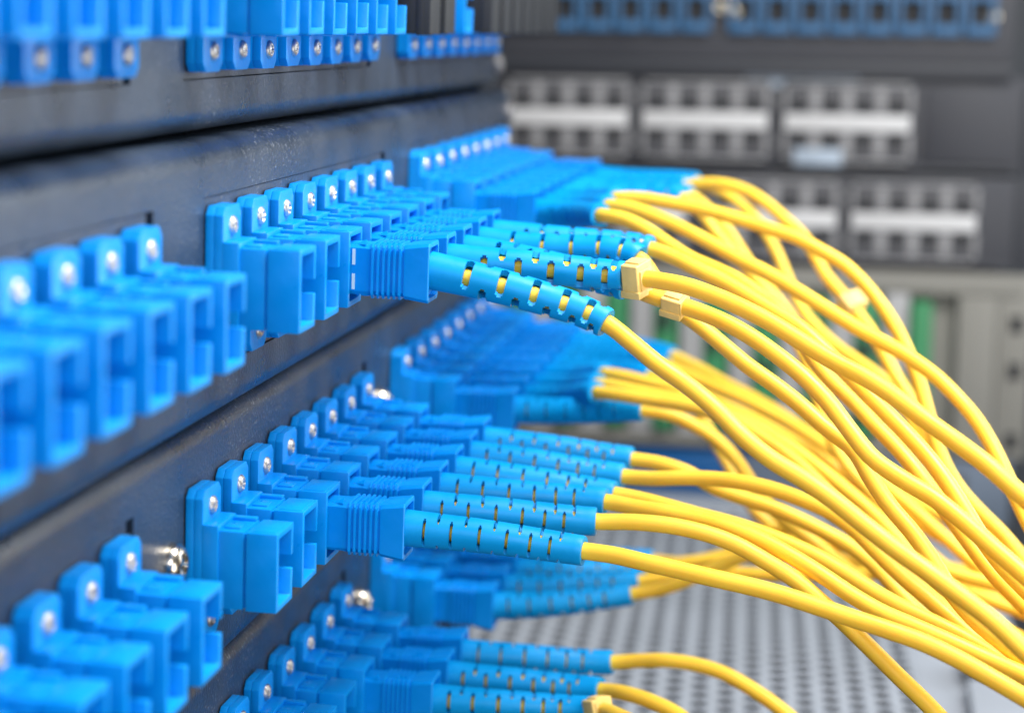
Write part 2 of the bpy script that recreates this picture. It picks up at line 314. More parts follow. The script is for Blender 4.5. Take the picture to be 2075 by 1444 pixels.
# ---------------------------------------------------------------- patch cords (routes in millimetres)
CORDS = {
 'c1': (1, 'B', 2, [(28.3,30.1,-44.4), (34.2,29.9,-45.3), (40.2,29.8,-46.4), (46,30,-47.7), (51.9,30.1,-49.2), (57.5,29.4,-51.3), (62.2,27.1,-54.1), (66.9,24.6,-57), (71.9,22.7,-59.7), (76.6,20.5,-62.8), (81,18.4,-66.3), (85.8,16.3,-69.3), (91.1,14.4,-71.7), (96.1,12.5,-74.4), (100.9,10.5,-77.4), (105.8,8.4,-80.3), (110.8,6.5,-83), (115.8,4.5,-85.8), (120.6,2.4,-88.7), (125.1,0.2,-92.1), (129.5,-2,-95.5), (133.9,-4.3,-99)]),
 'c2': (1, 'B', 3, [(28.3,45.1,-44.5), (34.3,45.1,-44.6), (40.3,45.3,-44.7), (46.2,45.8,-44.9), (52.2,46.4,-45.2), (58.1,46.3,-45.4), (63.5,43.8,-45.5), (69,41.5,-45.9), (74.4,39.2,-47.1), (79.6,36.8,-48.7), (84.7,34.4,-50.7), (89.6,31.9,-53), (94.6,29.4,-55.3), (99.7,27,-57.2), (104.5,24.5,-59.6), (109.1,21.9,-62.3), (113.8,19.3,-64.9), (118.5,16.6,-67.6), (122.8,13.8,-70.6), (127.1,11,-73.7), (131,8.1,-77.1), (134.8,5.1,-80.6)]),
 'c3': (1, 'B', 4, [(28.3,60.1,-44.5), (34.4,59.5,-44.9), (40.4,58.6,-45.6), (46.4,57.6,-46.4), (52.3,56.5,-47.3), (58.1,54.7,-48.4), (63.5,52.2,-49.7), (69.1,50.1,-50.8), (74.6,47.9,-52.2), (79.9,45.7,-54.3), (84.9,43.3,-57), (89.6,40.9,-60), (93.9,38.3,-63.5), (97.7,35.6,-67.5), (101.6,32.9,-71.3), (106.6,30.5,-74), (111.8,28.3,-76.3), (116.5,25.8,-79.2), (121.1,23.3,-82.4), (125.7,20.7,-85.5), (130.3,18.1,-88.7), (134.6,15.5,-92)]),
 'c4': (1, 'B', 5, [(28.3,75.2,-44.4), (34.3,74.7,-44.7), (40.2,74.2,-44.7), (46.2,73.7,-44.4), (52.1,73.1,-44.1), (57.8,71.7,-45.1), (61.5,69.1,-48.9), (65.2,66.6,-52.9), (70,64.6,-55.8), (74.7,62.5,-58.9), (79.4,60.5,-62), (84.4,58.6,-64.8), (89.2,56.7,-67.8), (93.8,54.7,-71.1), (98.6,52.9,-74.1), (101.9,50.5,-78.5), (105.4,48.3,-82.7), (109.5,46.1,-86.6), (113.1,43.9,-90.8), (116.4,41.6,-95.2), (120.5,39.5,-99.1), (125.3,37.6,-102.2), (130.1,35.8,-105.2), (135,33.8,-108), (140.1,31.9,-110.6)]),
 'c5': (1, 'B', 6, [(28.3,90.2,-44.5), (34.2,90.2,-44.6), (40.2,90.3,-44.8), (46.1,90.7,-44.9), (52,91.2,-45), (57.9,90.9,-45.4), (63,88.3,-46.6), (67.8,85.2,-48.2), (72.9,82.7,-49.9), (77.7,80,-52), (82.6,77.3,-54.2), (87.4,74.7,-56.4), (91.7,71.9,-59.3), (95.7,68.9,-62.5), (99.7,66,-65.8), (103.8,63.1,-69), (107.8,60.1,-72.2), (111.6,57.1,-75.5), (115.1,54,-79.2), (118.2,50.8,-83.1), (121.2,47.5,-87), (124.6,44.3,-90.6), (128.6,41.2,-93.8), (132.6,38.1,-96.9), (136.4,35,-100.1)]),
 'c6': (1, 'C', 0, [(28.2,142.3,-44.5), (33.4,139.2,-44.2), (37.4,134.7,-43.7), (40.2,129.3,-43.2), (42.5,123.7,-42.6), (45.2,118.2,-42.1), (50.1,114.9,-42.3), (55.1,111.8,-43.9), (59.8,108.7,-46.2), (64.6,105.7,-48.5), (69.8,102.8,-50), (74.8,99.9,-51.7), (79.5,96.9,-54.2), (84.1,93.8,-56.7), (87.6,90.4,-60.3), (90.5,86.9,-64.3), (94.2,83.5,-67.8), (98.4,80.3,-70.8), (102.3,76.9,-74.1), (106.3,73.6,-77.2), (110.1,70.2,-80.6), (113.5,66.6,-84.1), (116.9,63.1,-87.7), (120.3,59.5,-91.3), (123.8,55.9,-94.8), (127.7,52.3,-97.8), (131.7,48.8,-100.8), (135.5,45.1,-103.8), (139.2,41.5,-106.9)]),
 'c7': (1, 'C', 1, [(28.2,157.4,-44.5), (33.3,154.4,-44.1), (37.2,149.9,-43.5), (39.9,144.7,-42.8), (42.1,139.2,-42.1), (44.5,133.8,-41.5), (49.3,130.6,-41.3), (54.5,128.1,-42.4), (59.7,125.6,-44), (64.8,123.2,-45.9), (69.8,120.7,-48), (74.8,118.2,-50), (79.9,115.8,-51.9), (84.8,113.4,-54.1), (89.7,110.8,-56.4), (94.5,108.3,-58.8), (99.4,105.8,-61.1), (104.4,103.4,-63.1), (109.3,100.9,-65.3), (113.9,98.2,-68), (118,95.4,-71.3), (121.7,92.5,-74.9), (124.7,89.4,-79), (127.2,86.2,-83.3), (129.6,82.9,-87.7), (132.1,79.6,-92), (134.8,76.4,-96.1), (137.5,73.1,-100.3)]),
 'c8': (1, 'C', 2, [(28.2,172.4,-44.5), (33.4,169.4,-44), (37.3,164.8,-43.3), (40,159.4,-42.6), (42.2,153.8,-41.8), (44.7,148.4,-41), (50.1,146.3,-40.6), (55.9,144.5,-41), (61.7,143,-41.6), (67.5,141.4,-42.5), (73.2,139.8,-43.7), (78.9,138.3,-45), (84.6,136.7,-46.4), (89.9,134.9,-48.7), (95.1,133.1,-51.3), (99.5,131,-54.9), (103.3,128.8,-59), (106.6,126.4,-63.4), (109.3,123.9,-68.2), (111.6,121.3,-73.2), (113.4,118.6,-78.3), (115.2,115.8,-83.4), (117.5,113.2,-88.3), (120.8,110.8,-92.8), (125,108.6,-96.6), (129.4,106.5,-100.2), (133.3,104.2,-104.2), (136.9,101.8,-108.4), (140.4,99.4,-112.7), (143.8,97,-117.1)]),
 'c9': (1, 'C', 5, [(28.3,217.5,-44.5), (34.2,216.1,-44.1), (39.8,213.9,-43.7), (45.3,211.2,-43.2), (50.5,208.2,-42.6), (55.7,205.1,-41.9), (61,202.3,-40.9), (66.4,199.6,-41), (71.6,196.9,-42.4), (76.3,194,-44.9), (80.6,191,-48), (84.8,188,-51.2), (87.9,184.7,-55.2), (90.8,181.4,-59.4), (94.6,178.2,-63), (98.2,175.1,-66.6), (101.7,171.9,-70.4), (104.8,168.6,-74.5), (107.5,165.2,-78.7), (110.6,161.8,-82.8), (113.4,158.4,-86.9), (115.9,154.9,-91.2), (118.3,151.4,-95.5), (120.8,147.8,-99.8), (123.5,144.3,-103.9), (126.4,140.8,-107.9), (129.5,137.3,-111.8), (132.8,133.8,-115.5), (136.4,130.4,-119.1), (140.3,127.2,-122.4), (144.6,123.9,-125.3), (149,120.8,-128)]),
 'c10': (1, 'C', 4, [(28.3,202.4,-44.4), (34.3,201.5,-44.5), (40.2,200.2,-44.3), (46,198.5,-43.9), (51.7,196.7,-43.3), (57.3,194.5,-43.6), (62,191.9,-46.5), (66.1,189.5,-50.1), (69.7,186.9,-54.3), (73.1,184.4,-58.6), (76.9,182,-62.7), (80.9,179.7,-66.6), (84.3,177.3,-70.9), (86.4,174.5,-75.9), (88.3,171.8,-80.9), (90.6,169.1,-85.9), (92.7,166.4,-90.8), (95.1,163.7,-95.7), (98.4,161.2,-100.1), (102.6,159,-103.9), (106.6,156.8,-107.8), (109.8,154.3,-112.3), (112.8,151.7,-116.9), (116.3,149.3,-121.3), (120.5,147,-125), (125.2,145,-128.1), (130.4,143.1,-130.7), (135.6,141.2,-133.1), (140.9,139.3,-135.4), (146.1,137.4,-137.7), (151.4,135.5,-140)]),
 'c11': (1, 'C', 7, [(28.3,247.5,-44.4), (34,246.1,-44.4), (39.5,244,-44.2), (44.8,241.4,-43.8), (49.9,238.5,-43.4), (55,235.4,-43.3), (59.9,232.2,-44.2), (64.6,229.2,-46.1), (68.9,226.1,-48.8), (72.7,223,-52), (75.9,219.8,-55.8), (78.5,216.4,-59.8), (80.8,213,-64.1), (83.2,209.6,-68.3), (86.1,206.3,-72.3), (89.8,203.2,-75.7), (94,200.3,-78.7), (98.5,197.4,-81.1), (103.1,194.6,-83.5), (107.4,191.7,-86.4), (110.9,188.5,-89.9), (113.7,185.2,-93.9), (116.1,181.8,-98.1), (118.5,178.4,-102.3), (121,175,-106.4), (124,171.6,-110.3), (127.1,168.3,-114.1), (130.5,165.1,-117.7), (134.2,161.9,-121), (138.2,158.7,-123.9), (142.5,155.6,-126.5), (147,152.5,-128.9)]),
 'd1': (2, 'C', 0, [(24.9,144.4,-88.9), (30.9,143.6,-88.6), (36.8,142.3,-88), (42.5,140.6,-87.3), (48.1,138.5,-86.4), (53.9,136.8,-85.7), (59.8,136.4,-86.3), (65.5,135.9,-88.3), (70.7,135.3,-91.2), (75.1,134.3,-95.2), (78.7,133.1,-99.9), (82.8,132.1,-104.2), (87.6,131.3,-107.7), (92.6,130.6,-110.9), (97.6,129.9,-114.3), (102.5,129.2,-117.8), (107.2,128.4,-121.5), (111.9,127.7,-125.1), (117,127,-128.4), (122.4,126.5,-131), (128,126.2,-133.2), (133.7,125.8,-135.2), (139.3,125.5,-137.3), (144.9,125.1,-139.6), (150.5,124.7,-141.9)]),
 'd2': (2, 'C', 3, [(24.9,189.6,-88.9), (30.1,186.5,-88.2), (34,182.1,-87.1), (36.8,176.8,-85.8), (39,171.3,-84.4), (41.8,166,-83.3), (46.6,162.3,-83), (52.1,159.8,-83.5), (57.5,157,-84.1), (62.6,153.9,-85.3), (67.6,150.9,-87.1), (72.6,148,-88.9), (77.7,145,-90.4), (82.8,142,-92), (87.8,139,-94), (92.5,135.9,-96.2), (97.1,132.7,-98.6), (101.5,129.4,-101.4), (105.6,126,-104.4), (109.4,122.6,-107.6), (113.2,119.1,-110.8), (117.3,115.6,-113.8), (121.7,112.3,-116.3), (126.6,109.1,-118.1), (131.6,105.9,-119.6), (136.6,102.8,-121), (141.4,99.5,-122.7), (146.2,96.1,-124.6)]),
 'd3': (2, 'C', 2, [(24.9,174.5,-88.9), (30,171.6,-88.2), (34,167.4,-87.2), (36.9,162.3,-85.8), (39.1,156.9,-84.4), (41.9,151.8,-83.3), (46.5,148,-82.9), (52,145.7,-83.3), (57.5,143.4,-83.6), (62.8,140.8,-83.9), (68.2,138.2,-84.5), (73.4,135.6,-85.6), (78.6,133,-87.1), (83.5,130.2,-88.9), (88.3,127.4,-91.1), (92.9,124.4,-93.5), (97.4,121.5,-96.1), (101.8,118.5,-98.8), (106,115.4,-101.7), (109.9,112.2,-105), (113.6,108.9,-108.3), (117.7,105.7,-111.3), (122,102.6,-114), (126.6,99.6,-116.3), (131.3,96.5,-118.4), (136.1,93.5,-120.4), (140.8,90.5,-122.3)]),
 'd4': (2, 'C', 1, [(24.9,159.5,-88.9), (30.1,156.9,-88.2), (34.3,152.9,-87.1), (37.5,148.2,-85.6), (40.1,143.2,-84.1), (43.1,138.3,-82.8), (47.6,134.6,-82.2), (52.9,132.2,-82.2), (58.4,130,-82.3), (63.7,127.5,-82.3), (69,124.9,-82.8), (74.1,122.3,-84), (79,119.5,-85.7), (83.7,116.7,-87.8), (88.2,113.8,-90.3), (92.3,110.7,-93.1), (96.4,107.6,-96.1), (100.4,104.5,-99), (104.4,101.4,-101.9), (108.5,98.3,-104.8), (112.4,95.1,-107.8), (116.5,91.9,-110.7), (120.9,88.9,-113), (125.6,85.9,-115), (130.3,82.9,-116.8), (135.1,79.9,-118.5)]),
 'd5': (2, 'C', 6, [(24.9,234.6,-88.9), (30.6,232.7,-88.9), (35.9,229.9,-88.9), (40.8,226.3,-88.6), (45.4,222.4,-88.4), (49.9,218.4,-88.6), (54.7,214.7,-89.4), (59.5,211.4,-90.7), (64.5,208.2,-92), (69.5,205.1,-93.2), (74.5,201.9,-94.6), (79.4,198.8,-96.1), (84.2,195.5,-97.9), (88.9,192.3,-99.9), (93.5,189,-102), (98.1,185.7,-104.1), (102.6,182.3,-106.3), (106.9,178.9,-108.8), (110.9,175.4,-111.6), (115.1,171.8,-114.2), (119.7,168.5,-116.1), (124.5,165.2,-117.7), (129.3,161.8,-119.3), (134,158.4,-120.9), (138.7,155,-122.6), (143.4,151.6,-124.4)]),
 'd6': (2, 'C', 4, [(24.9,204.6,-88.9), (30.7,202.8,-88.7), (36,200,-88.4), (41,196.5,-87.7), (45.6,192.6,-87), (50.3,188.9,-86.9), (55.5,185.8,-87.7), (60.8,183.4,-89.1), (66.2,181,-90.7), (71.5,178.6,-92.2), (76.8,176.1,-93.8), (82,173.7,-95.7), (87.2,171.2,-97.8), (92.2,168.7,-100.1), (97.1,166.2,-102.6), (101.8,163.6,-105.4), (106.2,160.9,-108.5), (110.5,158.1,-111.8), (114.8,155.4,-115.1), (119.3,152.7,-118.2), (124,150.2,-120.9), (129.2,147.8,-123), (134.6,145.5,-124.6), (140,143.2,-126.1), (145.4,140.9,-127.5), (150.9,138.6,-128.9)]),
 'e1': (2, 'B', 2, [(25,32.2,-88.9), (30.9,32.2,-89.1), (36.8,32.3,-89.3), (42.7,32.5,-89.7), (48.6,32.9,-90.2), (54.5,32.7,-90.6), (60.2,31.3,-90.6), (65.8,29.6,-91), (71.6,28.3,-91.5), (77.3,26.9,-92), (83.1,25.6,-92.5), (88.8,24.2,-93.2), (94.4,22.8,-94.2), (100.1,21.4,-95.3), (105.7,20,-96.3), (111.3,18.6,-97.5), (116.8,17,-99.3), (122,15.3,-101.4), (127.2,13.6,-103.6), (132.4,11.9,-105.9), (137.6,10.2,-108.2)]),
 'e2': (2, 'B', 3, [(24.9,47.2,-88.9), (31,47.5,-89), (37.1,48.1,-89.1), (43.1,48.9,-89.4), (49.1,49.8,-89.7), (55.2,50.4,-89.8), (61.2,50,-89.3), (67.3,49.6,-89.3), (73.3,49.3,-90), (79.2,48.8,-91.5), (84.7,48,-93.9), (90.1,47.3,-96.7), (95,46.3,-100.1), (99.8,45.3,-103.8), (104.4,44.3,-107.6), (109,43.2,-111.4), (113.7,42.2,-115.2), (118.2,41.1,-119.2)]),
 'e3': (2, 'B', 4, [(24.9,62.3,-88.9), (31.1,62.2,-88.9), (37.2,62.4,-89), (43.3,62.8,-89), (49.4,63.2,-89), (55.5,62.8,-89.1), (61.2,60.5,-89.2), (67,58.3,-89.2), (72.8,56.4,-89.5), (78.5,54.4,-90.2), (84.1,52.3,-91.5), (89.5,50,-93.4), (94.7,47.7,-95.6), (99.8,45.3,-98), (105.1,42.9,-100), (110.7,40.7,-101.4), (116.3,38.5,-102.8), (121.8,36.3,-104.3), (127.3,34,-105.7), (132.7,31.7,-107.3), (138.2,29.4,-109.1)]),
 'e4': (2, 'B', 5, [(25,77.3,-88.9), (30.9,77.2,-89.1), (36.9,77.3,-89.5), (42.8,77.6,-89.9), (48.7,78,-90.5), (54.7,77.6,-91), (60.3,75.6,-91.2), (65.8,73.4,-91.7), (71.4,71.6,-92.4), (77.1,69.8,-93), (82.7,68,-93.9), (88.2,66.1,-95.1), (93.6,64.2,-96.7), (98.8,62.1,-98.8), (103.9,60,-101.1), (109.1,57.9,-103.1), (114.5,56,-104.8), (119.8,54,-106.5), (125,51.9,-108.6), (129.8,49.6,-111.3), (134.9,47.4,-113.5), (140.3,45.4,-115.1)]),
 'e5': (2, 'B', 6, [(24.9,92.3,-88.9), (31.1,92.3,-89.1), (37.2,92.4,-89.4), (43.3,92.7,-90), (49.4,93.1,-90.5), (55.5,92.5,-90.8), (61,90,-90.2), (66.7,87.9,-89.2), (72.5,86,-88.5), (78.2,83.9,-88.3), (84,81.8,-88.7), (89.6,79.6,-89.7), (95.1,77.3,-91.2), (100,74.7,-93.7), (104.4,71.9,-97), (108.8,69.1,-100.2), (113.5,66.4,-103.2), (118.1,63.7,-106.2), (122.8,61,-109), (127.8,58.4,-111.3), (132.9,55.7,-113.6), (137.8,53,-116.1)]),
 'e6': (2, 'B', 7, [(24.9,107.4,-88.9), (31,107.4,-89.1), (37,107.4,-89.3), (43.1,107.7,-89.7), (49.1,108,-90.2), (55.1,107.7,-90.5), (60.9,105.9,-90.6), (66.6,104.3,-91.7), (71.9,102.5,-93.9), (77.6,100.9,-95.2), (83.4,99.4,-96.3), (89,97.9,-97.9), (94.5,96.2,-99.8), (99.9,94.5,-102), (104.7,92.6,-105.1), (108.9,90.5,-108.8), (113.4,88.4,-112.4), (118.4,86.6,-115.2), (123.5,84.8,-117.9), (128.6,82.9,-120.6), (133.5,81,-123.5), (138.3,79.1,-126.6)]),
 'f1': (2, 'C', 5, [(24.9,219.6,-88.9), (30.7,218.2,-88.9), (36.2,216.1,-88.7), (41.5,213.6,-87.8), (46.5,210.8,-86.8), (51.5,207.7,-87), (55.7,204.7,-89.7), (59.2,202,-93.7), (62.2,199.6,-98.1), (65.3,197.2,-102.5), (68.5,194.6,-106.8), (71.5,192,-111.1), (74.6,189.5,-115.4), (78.4,187.2,-119.3), (83.2,185.3,-122.1), (88.7,183.7,-123.5), (94.4,182.3,-123.8), (100.2,181,-123.8), (105.9,179.7,-123.8), (111.6,178.3,-124.2), (117.3,176.9,-124.9), (123,175.4,-125.5), (128.7,174,-125.9), (134.4,172.7,-126.1), (140.2,171.3,-126.4), (145.9,169.9,-126.8), (151.6,168.4,-127.2)]),
 'g1': (3, 'C', 0, [(22.5,140.7,-133.4), (28.5,141,-132.9), (34.5,141.6,-132.2), (40.5,142.6,-131.4), (46.4,143.8,-130.4), (52.3,144.8,-129.3), (58,144,-127.8), (63.3,142.6,-125.3), (68.5,141.6,-122.2), (73.7,140.6,-119.2), (79,139.6,-116.5), (84.5,138.6,-114.1), (90.3,137.5,-112.7), (96.3,136.3,-112.2), (102.2,135,-112.2), (108.1,133.6,-112.6), (113.9,132.1,-113.5), (119.8,130.6,-114.5), (125.6,129.1,-115.4), (131.4,127.7,-116.3), (137.2,126.1,-117.3), (142.9,124.5,-118.6), (148.6,122.9,-120.2)]),
 'g2': (3, 'C', 1, [(22.5,155.7,-133.3), (28.5,156,-133), (34.5,156.6,-132.5), (40.5,157.5,-131.8), (46.4,158.6,-131.1), (52.3,159.4,-130.3), (58.1,158.8,-129.1), (63.7,157.1,-127.5), (69.4,155.9,-126), (75.3,154.7,-125.2), (81.2,153.3,-124.7), (87.1,152.1,-124.1), (92.9,150.9,-123.2), (98.7,149.7,-122.1), (104.6,148.5,-121.2), (110.5,147.2,-120.8), (116.4,145.8,-121.1), (122.2,144.3,-121.8), (127.9,142.7,-122.9), (133.6,141,-124.1), (139.3,139.3,-125.4), (144.9,137.6,-126.7), (150.5,135.9,-128.1)]),
 'g3': (3, 'C', 3, [(22.5,185.8,-133.4), (28.5,186,-133.3), (34.6,186.4,-133.2), (40.6,187.3,-133.1), (46.6,188.3,-133), (52.6,188.6,-132.8), (58.4,186.8,-132.5), (63.9,184.8,-131.1), (69.5,183.5,-129), (74.7,182.2,-126.2), (79.4,181,-122.6), (84.7,179.7,-120), (90.5,178,-119.9), (96.2,176.2,-121.1), (101.8,174.3,-122.5), (107.4,172.4,-123.8), (113.1,170.6,-124.7), (118.9,168.8,-125.5), (124.6,167,-126.3), (130.3,165.2,-127.3), (136,163.3,-128.3), (141.7,161.5,-129.3), (147.4,159.6,-130.4), (153,157.7,-131.5)]),
 'c12': (1, 'C', 3, [(28.3,187.4,-44.5), (34.2,186.4,-44.4), (40,184.8,-44.1), (45.7,182.9,-43.4), (51.3,180.8,-42.5), (56.7,178.3,-42.8), (61.2,175.7,-45.6), (65,173.3,-49.7), (69,171,-53.6), (73.1,168.7,-57.3), (77,166.4,-61.2), (80.6,164.1,-65.4), (83.9,161.7,-69.8), (87,159.2,-74.4), (89.9,156.8,-79.1), (92.8,154.3,-83.7), (95.7,151.8,-88.4), (98.9,149.5,-92.9), (102.6,147.2,-97.1), (107,145.2,-100.6), (111.8,143.3,-103.8), (116.4,141.4,-107.1), (121,139.5,-110.4), (125.6,137.5,-113.8), (130.3,135.6,-117), (135,133.6,-120.2), (139.7,131.6,-123.4), (144.3,129.5,-126.7), (148.8,127.4,-130)]),
 'd7': (2, 'C', 7, [(24.9,249.7,-88.9), (30.7,248.1,-89), (36.2,245.8,-89.1), (41.5,242.9,-89.1), (46.5,239.6,-89.1), (51.4,236.2,-89.5), (56.2,232.8,-90.7), (61.1,229.7,-92.3), (65.9,226.7,-94.1), (70.9,223.8,-95.7), (75.8,220.9,-97.5), (80.7,218,-99.5), (85.4,215,-101.7), (90.1,212,-103.9), (94.8,209.1,-106.2), (99.6,206.1,-108.3), (104.4,203.2,-110.4), (109.2,200.3,-112.4), (114,197.3,-114.4), (118.9,194.4,-116.3), (123.9,191.5,-118), (128.9,188.6,-119.6), (134,185.8,-121), (139.1,182.9,-122.3), (144.1,180,-123.6), (149.2,177.1,-124.9), (154.3,174.2,-126.2)]),
 'g4': (3, 'C', 2, [(22.5,170.8,-133.4), (28.4,171,-133.1), (34.4,171.5,-132.7), (40.3,172.4,-132.4), (46.2,173.5,-132.1), (52.1,174.2,-131.5), (57.9,173.6,-130), (63.3,171.8,-128.1), (68.9,170.4,-126.5), (74.6,169.4,-125.3), (80.4,168.2,-124.2), (86.2,167,-123.2), (92,165.8,-122.7), (97.9,164.5,-122.6), (103.7,163.1,-123.1), (109.4,161.6,-124.2), (114.9,160,-125.7), (120.3,158.3,-127.9), (125.4,156.5,-130.3), (130.7,154.7,-132.5), (136.1,153,-134.5), (141.6,151.3,-136.3), (147.1,149.7,-137.9), (152.7,148.1,-139.4)]),
 'h1': (3, 'B', 7, [(22.5,103.6,-133.3), (28.7,103.9,-133.3), (34.8,104.4,-133.3), (40.9,105.4,-133.5), (47,106.5,-133.7), (53.1,106.7,-133.3), (58.8,104.9,-131.9), (64.3,102.4,-130.6), (70.2,100.5,-130.3), (76,98.4,-130.9), (81.4,96.1,-132.6), (86.6,93.6,-134.8), (91.5,91,-137.5), (95.9,88.2,-140.8), (100.1,85.3,-144.3)]),
 'h2': (3, 'B', 6, [(22.5,88.6,-133.3), (28.7,88.3,-133.3), (34.9,88.2,-133.2), (41.1,88.3,-133.3), (47.3,88.3,-133.3), (53.3,86.8,-132.8), (57.9,82.9,-131.7), (63,79.2,-131.5), (68,75.7,-132.1), (72.6,71.7,-133.4), (77,67.7,-135.2)]),
 'h3': (3, 'B', 5, [(22.5,73.6,-133.3), (28.4,73.5,-133.2), (34.3,73.6,-133.1), (40.2,74.2,-133.1), (46,74.8,-133.1), (51.8,74.3,-132.7), (55.8,70.3,-131.3), (59.2,65.6,-130.6), (63.2,61.2,-130.5), (66.8,56.6,-131.1), (69.9,51.7,-132.1)]),
}
ROT = {'c1': .5, 'c2': -.3, 'c3': .2, 'c4': .5, 'c5': -.2, 'e1': .0, 'e2': -.15, 'e3': .1}
WID = {'c1': 1.35, 'c2': 1.25, 'c3': 1.0, 'c4': .9, 'c5': 1.0, 'h2': .8, 'h3': .8}
TAGS = {'c2': (32.4, 3.3, 2.4, 2.8, .25), 'c3': (40.0, 3.6, 1.75, 1.75, .5), 'c9': (89.0, 4.4, 2.7, 2.7, .3), 'h3': (32.6, 3.6, 2.3, 2.3, .1)}
LAB = {
 'c1': 'cord from the nearest plug of the second panel, its boot curving down in sharp focus',
 'c2': 'cord with a square pale yellow tag right at the end of its slotted boot',
 'c3': 'cord with a small yellow tag clipped underneath, just past the square tagged one',
 'c4': 'lower cord running tight below the one with the small clipped tag',
 'c5': 'cord ending just above the square tag, from the second panel middle group',
 'c6': 'lowest of three blurred cords starting left of the square tag, second panel far group',
 'c7': 'middle of three blurred cords starting together in the second panel far group',
 'c8': 'topmost of three blurred cords starting together in the second panel far group',
 'c9': 'highest arching cord in the picture, with a pale tag hanging on its right slope',
 'c10': 'cord leaving just below the highest arch and dropping steeply behind the others',
 'c11': 'blurred cord from the very end of the second panel, hidden under the highest arch',
 'c12': 'cord slipping down steeply below the highest arch, beside the one with the pale tag',
 'd1': 'cord from the third panel far group nearest plug, bending down behind the front cords',
 'd2': 'topmost of three saturated yellow cords side by side on the third panel far group',
 'd3': 'middle of three saturated yellow cords side by side on the third panel far group',
 'd4': 'lowest of three saturated yellow cords side by side on the third panel far group',
 'd5': 'blurred cord high behind the saturated trio, from near the end of the third panel',
 'd6': 'blurred cord just above the saturated trio, from the third panel far group',
 'd7': 'blurred cord from the last plug of the third panel far group, hidden behind the rest',
 'e1': 'foreground cord from the third panel nearest plug, sweeping long and low to the right',
 'e2': 'cord from the third panel second plug that crosses under the long low foreground cord',
 'e3': 'cord from the third plug of the third panel, running above the crossing one',
 'e4': 'cord from the fourth plug of the third panel, fanning out close above its neighbour',
 'e5': 'nearly level cord from the fifth plug of the third panel middle group',
 'e6': 'cord from the last plug of the third panel middle group, topmost of that fan',
 'f1': 'blurred cord dropping from the third panel far group behind the blue case',
 'g1': 'cord from the nearest plug of the lowest panel far group, rising to the right',
 'g2': 'level blurred cord from the second plug of the lowest panel far group',
 'g3': 'blurred cord furthest back on the lowest panel, mostly behind the low foreground cord',
 'g4': 'blurred level cord just above the rising one, from the lowest panel third far plug',
 'h1': 'amber shaded cord arching down from the last plug of the lowest panel middle group',
 'h2': 'short stretch of cord leaving the bottom edge just under the amber arching one',
 'h3': 'cord with an orange yellow tag at its boot, cut by the bottom edge',
}

def catmull(P, sub):
    out = []
    for i in range(len(P)-1):
        p0 = P[max(i-1, 0)]; p1 = P[i]; p2 = P[i+1]; p3 = P[min(i+2, len(P)-1)]
        for k in range(sub):
            s = k/sub
            out.append(.5*((2*p1)+(p2-p0)*s+(2*p0-5*p1+4*p2-p3)*s*s+(3*p1-p0-3*p2+p3)*s**3))
    out.append(P[-1]); return out
def arclen(Q):
    L = [0]
    for a, b in zip(Q, Q[1:]): L.append(L[-1]+(b-a).length)
    return L
def at(Q, L, s):
    if s <= 0: return Q[0]+(Q[1]-Q[0]).normalized()*s
    import bisect
    i = min(max(bisect.bisect_right(L, s)-1, 0), len(Q)-2)
    return Q[i].lerp(Q[i+1], (s-L[i])/max(1e-9, L[i+1]-L[i]))
def plug_mesh(mark):
    bm = bmesh.new()
    secs = [(8.0, 3.2, 4.1, .5), (17.2, 3.25, 4.15, .6), (18.0, 3.45, 4.3, .8), (18.3, 3.45, 4.3, .8)]
    x = 18.3
    for k in range(6):
        secs += [(x+.12, 3.85, 4.65, .8), (x+.48, 3.85, 4.65, .8), (x+.60, 3.4, 4.25, .8), (x+.92, 3.4, 4.25, .8)]; x += .92
    secs += [(x+.1, 3.75, 4.45, .7), (x+.5, 3.8, 4.5, .6), (28.0, 4.0, 4.95, .5), (28.15, 3.9, 4.85, .5), (28.15, 3.35, 4.2, .5), (27.2, 3.3, 4.1, .5)]
    loft_x(bm, secs)
    # shoulder wedge on the top edge
    v = [bm.verts.new(p) for p in ((15.6, -2.6, 4.15), (17.3, -3.1, 4.15), (17.3, -1.6, 4.15), (17.3, -2.4, 5.0))]
    for f in ((0, 1, 3), (0, 3, 2), (1, 2, 3), (0, 2, 1)): bm.faces.new([v[i] for i in f])
    # key rail that rides in the slot of the adapter
    box(bm, 9.0, 17.4, 3.2, 4.3, -.8, .8, .15)
    return mesh('plug', bm, BLUE, 30)
PLUG = plug_mesh(False)
